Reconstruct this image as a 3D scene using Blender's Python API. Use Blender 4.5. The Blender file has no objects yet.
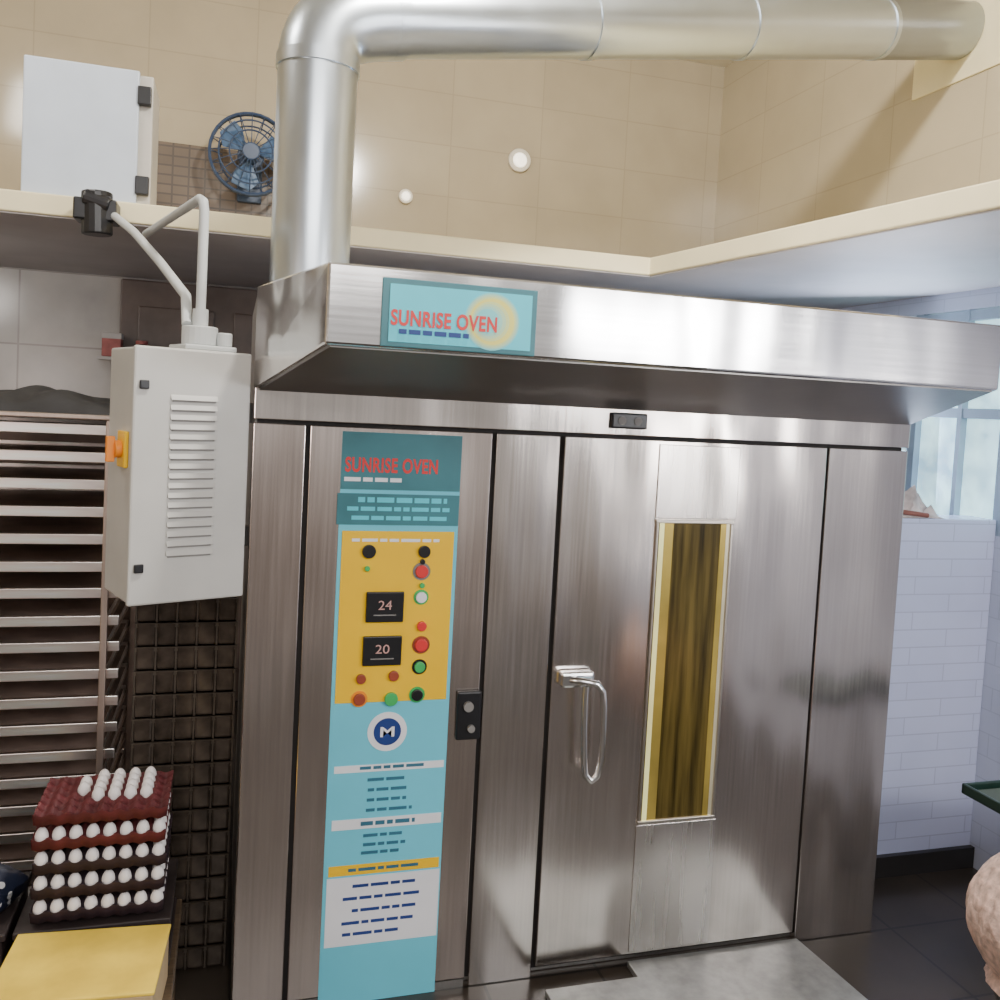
import bpy, bmesh, math, random
from mathutils import Vector, Matrix
random.seed(7)
SC = bpy.context.scene
COL = SC.collection

# ------------------------------------------------------------------ camera
FPX = 900.0; PPY = 452.0
CAM = Vector((-0.05, -2.73, 1.9))
th, pi_, ro = math.radians(16.5), math.radians(3.0), 0.053
r0 = Vector((math.cos(th), -math.sin(th), 0))
fw = Vector((math.sin(th)*math.cos(pi_), math.cos(th)*math.cos(pi_), -math.sin(pi_)))
u0 = r0.cross(fw)
RT = r0*math.cos(ro) + u0*math.sin(ro)
UP = u0*math.cos(ro) - r0*math.sin(ro)
cd = bpy.data.cameras.new('camera'); co = bpy.data.objects.new('camera', cd); COL.objects.link(co)
cd.sensor_width = 36; cd.lens = FPX/1000*36; cd.shift_y = (PPY-500)/1000
cd.clip_start = 0.05
m = Matrix.Identity(4)
for i in range(3):
    m[i][0] = RT[i]; m[i][1] = UP[i]; m[i][2] = -fw[i]; m[i][3] = CAM[i]
co.matrix_world = m
SC.camera = co

def ray(px, py):
    return fw + RT*((px-500)/FPX) + UP*((PPY-py)/FPX)
def on_y(px, py, y):
    d = ray(px, py); return CAM + d*((y-CAM.y)/d.y)
def on_x(px, py, x):
    d = ray(px, py); return CAM + d*((x-CAM.x)/d.x)
def on_z(px, py, z):
    d = ray(px, py); return CAM + d*((z-CAM.z)/d.z)

# ------------------------------------------------------------------ materials
def mat(name, col, rough=0.5, metal=0.0, var=0.0, vscale=6.0, emit=0.0, stretch=None, bump=0.0, spec=None):
    M = bpy.data.materials.new(name); M.use_nodes = True
    nt = M.node_tree; b = nt.nodes['Principled BSDF']
    c = (col[0], col[1], col[2], 1)
    b.inputs['Base Color'].default_value = c
    b.inputs['Roughness'].default_value = rough
    b.inputs['Metallic'].default_value = metal
    if spec is not None: b.inputs['Specular IOR Level'].default_value = spec
    tc = nt.nodes.new('ShaderNodeTexCoord')
    mp = nt.nodes.new('ShaderNodeMapping')
    if stretch: mp.inputs['Scale'].default_value = stretch
    nz = nt.nodes.new('ShaderNodeTexNoise'); nz.inputs['Scale'].default_value = vscale
    nz.inputs['Detail'].default_value = 4
    nt.links.new(tc.outputs['Object'], mp.inputs['Vector'])
    nt.links.new(mp.outputs['Vector'], nz.inputs['Vector'])
    rp = nt.nodes.new('ShaderNodeValToRGB')
    rp.color_ramp.elements[0].position = 0.3; rp.color_ramp.elements[1].position = 0.7
    lo = [max(0, x*(1-var)) for x in col]; hi = [min(1, x*(1+var)) for x in col]
    rp.color_ramp.elements[0].color = (*lo, 1); rp.color_ramp.elements[1].color = (*hi, 1)
    nt.links.new(nz.outputs['Fac'], rp.inputs['Fac'])
    nt.links.new(rp.outputs['Color'], b.inputs['Base Color'])
    if emit:
        nt.links.new(rp.outputs['Color'], b.inputs['Emission Color'])
        b.inputs['Emission Strength'].default_value = emit
    if bump:
        bp = nt.nodes.new('ShaderNodeBump'); bp.inputs['Strength'].default_value = bump
        bp.inputs['Distance'].default_value = 0.01
        nt.links.new(nz.outputs['Fac'], bp.inputs['Height'])
        nt.links.new(bp.outputs['Normal'], b.inputs['Normal'])
    return M

def tile(name, c1, c2, grout, axes, w, h, rough=0.25, mortar=0.006, offset=0.0, big=0.15):
    M = bpy.data.materials.new(name); M.use_nodes = True
    nt = M.node_tree; b = nt.nodes['Principled BSDF']; L = nt.links.new
    tc = nt.nodes.new('ShaderNodeTexCoord'); sp = nt.nodes.new('ShaderNodeSeparateXYZ')
    cb = nt.nodes.new('ShaderNodeCombineXYZ')
    L(tc.outputs['Object'], sp.inputs[0])
    L(sp.outputs[axes[0]], cb.inputs[0]); L(sp.outputs[axes[1]], cb.inputs[1])
    br = nt.nodes.new('ShaderNodeTexBrick')
    br.offset = offset
    br.inputs['Scale'].default_value = 1.0
    br.inputs['Brick Width'].default_value = w; br.inputs['Row Height'].default_value = h
    br.inputs['Mortar Size'].default_value = mortar
    br.inputs['Mortar Smooth'].default_value = 0.3
    br.inputs['Color1'].default_value = (*c1, 1); br.inputs['Color2'].default_value = (*c2, 1)
    br.inputs['Mortar'].default_value = (*grout, 1)
    L(cb.outputs[0], br.inputs['Vector'])
    nz = nt.nodes.new('ShaderNodeTexNoise'); nz.inputs['Scale'].default_value = 3.0; nz.inputs['Detail'].default_value = 6
    L(tc.outputs['Object'], nz.inputs['Vector'])
    mx = nt.nodes.new('ShaderNodeMix'); mx.data_type = 'RGBA'; mx.blend_type = 'MULTIPLY'
    mx.inputs[0].default_value = 1.0
    rp = nt.nodes.new('ShaderNodeValToRGB')
    rp.color_ramp.elements[0].position = 0.3; rp.color_ramp.elements[1].position = 0.7
    rp.color_ramp.elements[0].color = (1-big, 1-big, 1-big, 1); rp.color_ramp.elements[1].color = (1, 1, 1, 1)
    L(nz.outputs['Fac'], rp.inputs['Fac'])
    L(br.outputs['Color'], mx.inputs[6]); L(rp.outputs['Color'], mx.inputs[7])
    L(mx.outputs[2], b.inputs['Base Color'])
    b.inputs['Roughness'].default_value = rough
    return M

def steel(name, col, rough=0.3, streak=(60, 60, 1.2), amt=0.08, wav=0.0):
    M = bpy.data.materials.new(name); M.use_nodes = True
    nt = M.node_tree; b = nt.nodes['Principled BSDF']; L = nt.links.new
    b.inputs['Metallic'].default_value = 1.0
    tc = nt.nodes.new('ShaderNodeTexCoord'); mp = nt.nodes.new('ShaderNodeMapping')
    mp.inputs['Scale'].default_value = streak
    nz = nt.nodes.new('ShaderNodeTexNoise'); nz.inputs['Scale'].default_value = 2.0; nz.inputs['Detail'].default_value = 5
    L(tc.outputs['Object'], mp.inputs[0]); L(mp.outputs[0], nz.inputs['Vector'])
    n2 = nt.nodes.new('ShaderNodeTexNoise'); n2.inputs['Scale'].default_value = 2.2; n2.inputs['Detail'].default_value = 3
    L(tc.outputs['Object'], n2.inputs['Vector'])
    ad = nt.nodes.new('ShaderNodeMath'); ad.operation = 'ADD'
    L(nz.outputs['Fac'], ad.inputs[0]); L(n2.outputs['Fac'], ad.inputs[1])
    rp = nt.nodes.new('ShaderNodeMapRange')
    rp.inputs[1].default_value = 0.7; rp.inputs[2].default_value = 1.3
    rp.inputs[3].default_value = 1-amt; rp.inputs[4].default_value = 1+amt
    L(ad.outputs[0], rp.inputs[0])
    mx = nt.nodes.new('ShaderNodeVectorMath'); mx.operation = 'SCALE'
    mx.inputs[0].default_value = col
    L(rp.outputs[0], mx.inputs['Scale'])
    L(mx.outputs[0], b.inputs['Base Color'])
    mr = nt.nodes.new('ShaderNodeMapRange')
    mr.inputs[3].default_value = max(.03, rough-.05); mr.inputs[4].default_value = rough+.06
    L(nz.outputs['Fac'], mr.inputs[0]); L(mr.outputs[0], b.inputs['Roughness'])
    if wav:   # slightly wavy sheet
        n3 = nt.nodes.new('ShaderNodeTexNoise'); n3.inputs['Scale'].default_value = 1.6; n3.inputs['Detail'].default_value = 1
        m3 = nt.nodes.new('ShaderNodeMapping'); m3.inputs['Scale'].default_value = (2.2, 2.2, .8)
        L(tc.outputs['Object'], m3.inputs[0]); L(m3.outputs[0], n3.inputs['Vector'])
        bp = nt.nodes.new('ShaderNodeBump'); bp.inputs['Strength'].default_value = 1.0; bp.inputs['Distance'].default_value = wav
        L(n3.outputs['Fac'], bp.inputs['Height']); L(bp.outputs['Normal'], b.inputs['Normal'])
    return M

S = {}
S['steel'] = steel('brushed_steel', (.68, .62, .575), .21, amt=.10, wav=.03)
S['steel_l'] = steel('brushed_steel_pink_reflection', (.73, .64, .59), .22, amt=.10, wav=.03)  # pinkish reflection on the left panels put into the steel colour
S['steel_refl'] = steel('brushed_steel_reflection', (.75, .70, .655), .26, (30, 30, 1.0), amt=.05, wav=.03)  # door reflection put into a brighter steel colour
S['steel_f'] = steel('window_frame_steel', (.62, .57, .50), .3)
S['hoodst'] = steel('hood_steel', (.78, .76, .75), .17, (1.2, 60, 60), wav=.024)
S['hoodin'] = steel('hood_dark_sheet', (.22, .21, .20), .4, (8, 8, 8))
S['galv'] = steel('galvanised_duct', (.62, .68, .74), .30, (3, 3, 3), .04)
S['galvd'] = steel('darker_duct', (.40, .43, .46), .36, (3, 3, 3), .05)
S['chrome'] = mat('chrome', (.93, .93, .93), .14, 1.0)
S['gap'] = mat('dark_gap', (.015, .013, .012), .7)
S['side'] = steel('side_steel', (.45, .43, .41), .4)
S['cyan'] = mat('cyan_film', (.15, .62, .78), .35, var=.06, vscale=3)
S['teal'] = mat('dark_teal_film', (.055, .20, .235), .35, var=.15)
S['cyan2'] = mat('plate_cyan', (.10, .66, .80), .3, var=.06)
S['yellow'] = mat('yellow_film', (.98, .58, .004), .4, var=.04)
for k_, f_ in enumerate((.15, .32, .5, .7, .9)):
    c_ = [a_*(1-f_)+b_*f_ for a_, b_ in zip((.10, .66, .80), (.90, .78, .12))]
    S['sun%d' % k_] = mat('sun_glow_%s' % ('faint', 'light', 'middle', 'strong', 'core')[k_], c_, .35, var=.05)
S['white'] = mat('white_film', (.85, .85, .88), .4, var=.03)
S['red'] = mat('red_print', (.72, .04, .04), .4, var=.05)
S['black'] = mat('black_plastic', (.012, .012, .014), .35, var=.2)
S['bundle'] = mat('black_cloth', (.014, .013, .014), .7, var=.3, vscale=14, bump=.4)
S['green'] = mat('green_button', (.05, .45, .12), .35, var=.1)
S['navy'] = mat('navy_print', (.02, .05, .22), .4, var=.1)
S['ink'] = mat('dark_print', (.04, .16, .24), .5, var=.1)
S['brown'] = mat('red_brown_button', (.30, .06, .03), .4, var=.1)
S['pink'] = mat('display_digits', (.50, .28, .25), .4, emit=.2)
S['gold'] = mat('olive_glass', (.118, .085, .022), .15, .3, var=.75, vscale=4, stretch=(9, 9, .5))
S['goldglow'] = mat('gold_glow', (.96, .82, .36), .25, .4, var=.25, vscale=2, emit=.6)  # window edge glow put into colour and emission
S['goldribglow'] = mat('gold_rib_glow', (.58, .43, .10), .22, .6, var=.4, vscale=3, emit=.12)
S['goldpale'] = mat('pale_gold_glow', (.80, .74, .52), .3, .5, var=.2, vscale=3)
S['boxgrey'] = mat('grey_paint', (.55, .54, .51), .45, var=.05)
S['slot'] = mat('slot_dark', (.22, .21, .20), .6, var=.05)
S['ltgrey'] = mat('light_grey_pipe', (.55, .57, .57), .45, var=.06)
S['orange'] = mat('orange_plastic', (.9, .28, .02), .4, var=.05)
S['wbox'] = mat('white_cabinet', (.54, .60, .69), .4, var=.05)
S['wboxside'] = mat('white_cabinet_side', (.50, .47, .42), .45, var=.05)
S['fan'] = mat('blue_fan', (.035, .06, .12), .4, var=.1)
S['fanblade'] = mat('blue_fan_blade', (.08, .15, .28), .35, var=.1)
S['upper'] = tile('cream_tiles_back', (.465, .40, .285), (.445, .38, .27), (.39, .335, .24), ('X', 'Z'), .6, .32, .12, .004, 0, .10)
S['upperR'] = tile('cream_tiles_right', (.52, .45, .32), (.50, .43, .305), (.44, .38, .27), ('Y', 'Z'), .6, .32, .2, .004, 0, .08)
S['mosaic'] = tile('brown_mosaic', (.15, .105, .07), (.12, .085, .055), (.075, .055, .04), ('X', 'Z'), .09, .055, .3, .006, 0, .25)
S['lower'] = tile('grey_tiles_back', (.56, .53, .50), (.50, .47, .44), (.34, .31, .29), ('X', 'Z'), .62, .42, .2, .006, 0, .3)
S['lowerR'] = tile('white_tiles_right', (.62, .66, .80), (.60, .64, .78), (.52, .56, .68), ('Y', 'Z'), .3, .1, .3, .003, .5, .1)
S['part'] = tile('white_tiles_partition', (.60, .64, .86), (.57, .61, .83), (.46, .49, .68), ('X', 'Z'), .36, .075, .25, .003, .5, .08)
S['left'] = mat('left_wall_paint', (.50, .42, .30), .6, var=.08)
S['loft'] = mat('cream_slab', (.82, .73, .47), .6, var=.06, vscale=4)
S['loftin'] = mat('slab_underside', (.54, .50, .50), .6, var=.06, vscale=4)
S['ceil'] = mat('ceiling_paint', (.72, .69, .62), .7, var=.04)
S['floor'] = tile('dark_floor', (.060, .046, .036), (.050, .040, .031), (.018, .015, .013), ('X', 'Y'), .4, .4, .28, .006, 0, .4)
S['plate'] = mat('grey_plate', (.36, .37, .36), .4, .55, var=.16, vscale=22, bump=.15)
S['doorbrown'] = mat('dark_brown_door', (.13, .095, .08), .4, var=.25)
S['shelf'] = mat('grey_shelf', (.45, .42, .40), .5, var=.1)
S['boxred'] = mat('dull_red_box', (.34, .09, .08), .5, var=.25, vscale=20)
S['boxdark'] = mat('dark_jar', (.07, .05, .05), .35, var=.3)
S['winframe'] = mat('window_frame', (.36, .45, .54), .4, var=.05)
S['pane'] = mat('frosted_pane', (.46, .72, .88), .3, var=.4, vscale=9, emit=1.6)
S['rackst'] = steel('rack_steel', (.56, .45, .39), .4)
S['traylip'] = steel('tray_rim_steel', (.97, .87, .81), .30, (2.5, 30, 30), .25)
S['tray'] = mat('dark_pan', (.34, .25, .21), .45, .1, var=.35)
S['rackback'] = mat('rack_back_panel', (.42, .32, .28), .5, .1, var=.3)
S['tin'] = mat('dark_tin', (.085, .066, .052), .22, .35, var=.55, vscale=18)
S['tinrim'] = mat('dark_tin_rim', (.10, .08, .062), .35, .4, var=.3, vscale=20)
S['maroon'] = mat('maroon_tray', (.10, .014, .017), .65, var=.3, vscale=25)
S['dktray'] = mat('dark_purple_tray', (.026, .013, .019), .65, var=.3, vscale=25)
S['egg'] = mat('egg_shell', (.84, .80, .79), .45, var=.04)
S['carton'] = mat('yellow_carton', (.90, .62, .07), .6, var=.16, vscale=9)
S['cartonside'] = mat('carton_side', (.50, .36, .20), .7, var=.1)
S['crate'] = mat('dark_crate', (.028, .020, .020), .5, var=.3)
S['bench'] = mat('dark_wood', (.09, .06, .035), .55, var=.35, vscale=8, stretch=(1, 12, 12))
S['bluebag'] = mat('navy_plastic', (.020, .026, .05), .35, var=.5, vscale=18, bump=.4)
_nt = S['bluebag'].node_tree
_vo = _nt.nodes.new('ShaderNodeTexVoronoi'); _vo.inputs['Scale'].default_value = 26
_rp = _nt.nodes.new('ShaderNodeValToRGB'); _rp.color_ramp.interpolation = 'CONSTANT'
_rp.color_ramp.elements[0].color = (.7, .72, .76, 1); _rp.color_ramp.elements[1].position = .26; _rp.color_ramp.elements[1].color = (.018, .024, .05, 1)
_tc = _nt.nodes.new('ShaderNodeTexCoord'); _nt.links.new(_tc.outputs['Object'], _vo.inputs['Vector'])
_nt.links.new(_vo.outputs['Distance'], _rp.inputs['Fac']); _nt.links.new(_rp.outputs['Color'], _nt.nodes['Principled BSDF'].inputs['Base Color'])
S['sack'] = mat('peach_sack', (.70, .49, .42), .7, var=.38, vscale=42, bump=.7)
S['greentray'] = mat('dark_green_plastic', (.006, .022, .016), .35, var=.2)
S['greenin'] = mat('grey_green_dough', (.05, .065, .05), .6, var=.3)
S['cloth'] = mat('pale_brown_cloth', (.52, .44, .42), .8, var=.4, vscale=16)
S['clothred'] = mat('brown_cloth_edge', (.24, .09, .07), .8, var=.2)
S['lamp'] = mat('glare_glow', (1, .93, .78), .3, emit=2.2)  # glowing colour of the wall glare spots, no fixture there
S['glarering'] = mat('glare_ring_tone', (.70, .65, .55), .35, var=.04)
S['sidering'] = mat('dark_skirting', (.02, .018, .018), .4, var=.2)

# ------------------------------------------------------------------ builders
class MB:
    def __init__(s): s.bm = bmesh.new()
    def poly(s, vs):
        return s.bm.faces.new([s.bm.verts.new(v) for v in vs])
    def hexa(s, p):
        v = [s.bm.verts.new(q) for q in p]
        for f in ((3,2,1,0),(4,5,6,7),(0,1,5,4),(1,2,6,5),(2,3,7,6),(3,0,4,7)):
            s.bm.faces.new([v[i] for i in f])
        return s
    def box(s, x0, x1, y0, y1, z0, z1):
        return s.hexa([(x0,y0,z0),(x1,y0,z0),(x1,y1,z0),(x0,y1,z0),(x0,y0,z1),(x1,y0,z1),(x1,y1,z1),(x0,y1,z1)])
    def prism(s, pts, z0, z1):
        a = [s.bm.verts.new((x, y, z0)) for x, y in pts]; b = [s.bm.verts.new((x, y, z1)) for x, y in pts]
        s.bm.faces.new(a[::-1]); s.bm.faces.new(b)
        n = len(pts)
        for i in range(n): s.bm.faces.new([a[i], a[(i+1)%n], b[(i+1)%n], b[i]])
        return s
    def tube(s, path, r, n=16, cap=True, radii=None):
        path = [Vector(p) for p in path]
        rings = []
        t0 = (path[1]-path[0]).normalized()
        ref = Vector((0,0,1)) if abs(t0.z) < .9 else Vector((1,0,0))
        nrm = t0.cross(ref).normalized()
        for i, p in enumerate(path):
            if i == 0: t = path[1]-path[0]
            elif i == len(path)-1: t = path[-1]-path[-2]
            else: t = (path[i+1]-path[i]).normalized()+(path[i]-path[i-1]).normalized()
            t.normalize()
            nrm = (nrm - t*nrm.dot(t)).normalized(); bn = t.cross(nrm)
            rr = radii[i] if radii else r
            rings.append([s.bm.verts.new(p+(nrm*math.cos(2*math.pi*k/n)+bn*math.sin(2*math.pi*k/n))*rr) for k in range(n)])
        for a, b in zip(rings, rings[1:]):
            for k in range(n): s.bm.faces.new([a[k], a[(k+1)%n], b[(k+1)%n], b[k]])
        if cap:
            s.bm.faces.new(rings[0][::-1]); s.bm.faces.new(rings[-1])
        s.last = rings[-1]
        return s
    def cyl(s, p0, p1, r, n=20): return s.tube([p0, p1], r, n)
    def lathe(s, prof, c=(0,0,0), n=20):
        rings = []
        for r, z in prof:
            if r < 1e-5: rings.append([s.bm.verts.new((c[0], c[1], c[2]+z))])
            else: rings.append([s.bm.verts.new((c[0]+r*math.cos(2*math.pi*k/n), c[1]+r*math.sin(2*math.pi*k/n), c[2]+z)) for k in range(n)])
        for a, b in zip(rings, rings[1:]):
            for k in range(n):
                k2 = (k+1) % n
                if len(a) == 1 and len(b) > 1: s.bm.faces.new([a[0], b[k2], b[k]])
                elif len(b) == 1 and len(a) > 1: s.bm.faces.new([a[k], a[k2], b[0]])
                elif len(a) > 1: s.bm.faces.new([a[k], a[k2], b[k2], b[k]])
        return s
    def build(s, name, M, parent=None, local=False, bevel=0.0, smooth=False):
        bmesh.ops.recalc_face_normals(s.bm, faces=s.bm.faces[:])
        me = bpy.data.meshes.new(name)
        if parent is not None and not local:
            rt = parent
            while rt.parent: rt = rt.parent
            mi = (Matrix.Translation(rt.location) @ rt.rotation_euler.to_matrix().to_4x4()).inverted()
            s.bm.transform(mi)
        s.bm.to_mesh(me); s.bm.free()
        me.materials.append(M)
        if smooth:
            for p in me.polygons: p.use_smooth = True
        o = bpy.data.objects.new(name, me); COL.objects.link(o)
        if parent is not None: o.parent = parent
        if smooth:
            try: me.set_sharp_from_angle(angle=math.radians(40))
            except Exception: pass
        if bevel:
            b = o.modifiers.new('bevel', 'BEVEL'); b.width = bevel; b.segments = 2; b.limit_method = 'ANGLE'
        return o

def tag(o, label, cat, group=None):
    o['label'] = label; o['category'] = cat
    if group: o['group'] = group
    return o
def thing(name, label, cat, loc, rz=0, group=None):
    o = bpy.data.objects.new(name, None); COL.objects.link(o)
    o.empty_display_size = .1
    o.location = loc; o.rotation_euler = (0, 0, rz)
    return tag(o, label, cat, group)
def struct(o): o['kind'] = 'structure'; return o
def dup(root, loc, label, group=None):
    r = root.copy(); COL.objects.link(r); r.location = loc; r['label'] = label
    if group: r['group'] = group
    for ch in list(root.children):
        c = ch.copy(); COL.objects.link(c); c.parent = r
        for g in list(ch.children):
            d = g.copy(); COL.objects.link(d); d.parent = c
    return r

def text_on_y(s, name, x0, x1, z0, z1, y, M, parent, bold=.015):
    cu = bpy.data.curves.new('lettering', 'FONT'); cu.body = s; cu.offset = bold
    cu.space_character = 1.0 + bold*2.5
    to = bpy.data.objects.new('lettering_source', cu); COL.objects.link(to)
    dg = bpy.context.evaluated_depsgraph_get(); dg.update()
    me = bpy.data.meshes.new_from_object(to.evaluated_get(dg))
    bpy.data.objects.remove(to)
    xs = [v.co.x for v in me.vertices]; ys = [v.co.y for v in me.vertices]
    ax, bx, ay, by = min(xs), max(xs), min(ys), max(ys)
    rt = parent
    while rt.parent: rt = rt.parent
    off = rt.location
    for v in me.vertices:
        v.co = Vector((x0+(v.co.x-ax)/(bx-ax)*(x1-x0), y, z0+(v.co.y-ay)/(by-ay)*(z1-z0))) - off
    me.materials.clear(); me.materials.append(M)
    o = bpy.data.objects.new(name, me); COL.objects.link(o); o.parent = parent
    return o

# ------------------------------------------------------------------ room
XL, XR, YB, ZC, YF = -2.6, 3.1, 2.95, 4.3, -5.0
LZ0, LZ1 = 2.53, 2.61
struct(MB().box(XL-.1, XR+.1, YF, YB+.1, -.1, 0).build('floor', S['floor']))
struct(MB().box(XL-.1, XR+.1, YF, YB+.1, ZC, ZC+.1).build('ceiling', S['ceil']))
struct(MB().box(XL, XR, YB, YB+.1, 0, LZ0).build('wall_back', S['lower']))
struct(MB().box(XL, XR, YB, YB+.1, LZ1, ZC).build('wall_back_upper', S['upper']))
struct(MB().box(XL-.1, XL, YF, YB+.1, 0, ZC).build('wall_left', S['left']))
WY0, WY1, WZ0, WZ1 = -.25, 1.35, 1.45, 2.44
b = MB()
b.box(XR, XR+.1, YF, YB+.1, 0, WZ0); b.box(XR, XR+.1, YF, WY0, WZ0, WZ1)
b.box(XR, XR+.1, WY1, YB+.1, WZ0, WZ1); b.box(XR, XR+.1, YF, YB+.1, WZ1, LZ0)
struct(b.build('wall_right', S['lowerR']))
struct(MB().box(XR, XR+.1, YF, YB+.1, LZ1, ZC).build('wall_right_upper', S['upperR']))
b = MB()
fx0, fx1 = XR+.005, XR+.06
for yy, ww in ((WY0, .05), (.04, .03), (.33, .05), (.60, .025), (.88, .05), (1.10, .025), (WY1-.05, .05)): b.box(fx0, fx1, yy, yy+ww, WZ0, WZ1)
for zz in (WZ0, 1.95, WZ1-.05): b.box(fx0+.003, fx1-.003, WY0, WY1, zz, zz+.045)
w = struct(b.build('window_1', S['winframe']))
MB().box(XR+.04, XR+.048, WY0, WY1, WZ0, WZ1).build('pane', S['pane'], w)
LP = [(XL, YB), (XL, 1.09), (1.75, 1.09), (2.32, -3.0), (XR, -3.0), (XR, YB)][::-1]
lo = struct(MB().prism(LP, LZ0, LZ1).build('trim_1', S['loft'], bevel=.006))
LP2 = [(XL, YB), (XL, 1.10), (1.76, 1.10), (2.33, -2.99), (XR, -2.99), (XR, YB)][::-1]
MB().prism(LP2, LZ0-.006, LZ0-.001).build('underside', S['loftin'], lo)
struct(MB().box(2.40, XR, .35, .50, 0, 1.52).build('wall_partition', S['part'], bevel=.006))
struct(MB().box(2.40, XR, .325, .349, 0, .09).build('baseboard_right', S['sidering']))
d0 = on_y(120, 340, YB).x; d1 = d0+1.15
dd = struct(MB().box(d0, d1, YB-.05, YB-.001, 0, LZ0-.02).build('door_1', S['doorbrown'], bevel=.01))
for z0, z1 in ((.2, 1.0), (1.12, 2.36)):
    for a0, a1 in ((.1, .52), (.63, 1.05)):
        MB().box(d0+a0, d0+a1, YB-.065, YB-.05, z0, z1).build('door_panel', S['doorbrown'], dd, bevel=.008)
struct(MB().box(XR-.012, XR-.001, .50, 1.06, 3.50, 3.92).build('trim_2', S['loft'], bevel=.004))
ma, mb_ = on_y(148, 140, YB), on_y(282, 140, YB)
struct(MB().box(ma.x, mb_.x, YB-.012, YB-.001, LZ1+.001, ma.z).build('trim_3', S['mosaic'], bevel=.003))
# small shelf with clutter on the back wall under the loft
SHY = YB-.22
sa, sb = on_y(97, 352, SHY), on_y(182, 352, SHY)
sz_ = sa.z-.02
shf = thing('wall_shelf', 'narrow grey shelf on the back wall behind the electrical cabinet', 'shelf', ((sa.x+sb.x)/2, YB, sz_))
MB().box(sa.x, sb.x, SHY, YB-.066, sz_-.02, sz_).build('board', S['shelf'], shf, bevel=.003)
for q in (.15, .8):
    xq = sa.x+(sb.x-sa.x)*q
    MB().prism([(0, 0), (.14, 0), (0, -.12)], 0, .02).build('bracket', S['shelf'], shf, local=True).matrix_local = Matrix(((0, 0, 1, xq-shf.location.x), (-1, 0, 0, -.07), (0, 1, 0, -.02), (0, 0, 0, 1)))
x_ = sa.x+.02
for k, (wd_, hh, M, nm, lab, cat) in enumerate(((.10, .13, 'boxred', 'small_box', 'small dull red box on the narrow shelf behind the electrical cabinet', 'box'), (.09, .09, 'boxdark', 'jar', 'small dark jar on the narrow shelf beside the dull red box', 'jar'))):
    t = thing(nm, lab, cat, (x_+wd_/2, SHY+.07, sz_))
    if k == 0:
        MB().box(x_, x_+wd_, SHY+.02, SHY+.11, sz_+.001, sz_+hh).build('carton', S[M], t, bevel=.004)
        MB().box(x_-.002, x_+wd_+.002, SHY+.018, SHY+.112, sz_+hh-.03, sz_+hh+.003).build('lid', S['shelf'], t, bevel=.003)
    else:
        MB().lathe([(0, .001), (.04, .001), (.045, .015), (.045, .065), (.03, .08), (0, .08)], (x_+wd_/2, SHY+.065, sz_), 18).build('glass', S[M], t, smooth=True)
        MB().cyl((x_+wd_/2, SHY+.065, sz_+.08), (x_+wd_/2, SHY+.065, sz_+.1), .033).build('lid', S['boxred'], t, bevel=.003)
    x_ += wd_+.06

# ------------------------------------------------------------------ oven
def X(px, py, y=0): return on_y(px, py, y).x
def Z(px, py, y=0): return on_y(px, py, y).z
xl = X(243, 700); x1 = X(297, 700); x2 = X(481, 700); x3 = X(548, 700); x4 = X(810, 700); xr = X(889, 700)
ov0 = X(331, 700); ov1 = X(449, 700)
zt = (Z(565, 437)+Z(830, 443))/2
zh = 1.91
ztop = 2.21
OD = 1.02
oven = thing('rack_oven', 'large stainless steel rotary rack oven with projecting hood and blue and yellow control strip', 'oven', ((xl+xr)/2, OD/2, 0))
G = .007
b = MB(); b.box(xl, xr, .032, OD, .0, ztop-.004)
b.build('body', S['side'], oven, bevel=.004)
b = MB(); b.box(xl+.01, xr-.01, .022, .034, .02, zh); b.build('seam_backing', S['gap'], oven)
pz0 = .03
MB().box(xl, x1-G, 0, .03, pz0-.03, zt-G).build('side_panel', S['steel_l'], oven, bevel=.003)
MB().box(x4+G, xr, 0, .03, pz0-.03, zt-G).build('side_panel', S['steel'], oven, bevel=.003)
cp = MB().box(x1+G, x2-G, 0, .03, pz0, zt-G).build('control_panel', S['steel_l'], oven, bevel=.003)
MB().box(x2+G, x3-G, 0, .03, pz0-.03, zt-G).build('centre_panel', S['steel'], oven, bevel=.003)
MB().box(xl, xr, -.004, .03, zt+G*.6, zh+.05).build('header_panel', S['steel'], oven, bevel=.003)
MB().box(x1+.01, x2-.01, .004, .03, 0, pz0-.004).build('kick_plate', S['side'], oven)
bx0, bx1 = X(612, 421, -.02), X(648, 421, -.02); bz0, bz1 = Z(630, 429, -.02), Z(630, 413, -.02)
bd = MB().box(bx0, bx1, -.02, -.005, bz0, bz1).build('badge', S['black'], oven, bevel=.006)
for q in (.28, .72):
    xq = bx0+(bx1-bx0)*q
    MB().cyl((xq, -.0205, (bz0+bz1)/2), (xq, -.023, (bz0+bz1)/2), .014).build('badge_ring', S['slot'], bd)
lx = X(466, 715)
la = MB().box(lx-.035, lx+.045, -.02, 0, Z(466, 738), Z(466, 690)).build('latch', S['black'], oven, bevel=.006)
MB().cyl((lx, -.032, Z(466, 704)), (lx, -.018, Z(466, 704)), .016).build('latch_pin', S['slot'], la)
MB().cyl((lx+.012, -.032, Z(466, 726)), (lx+.012, -.018, Z(466, 726)), .012).build('latch_pin', S['slot'], la)

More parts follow.
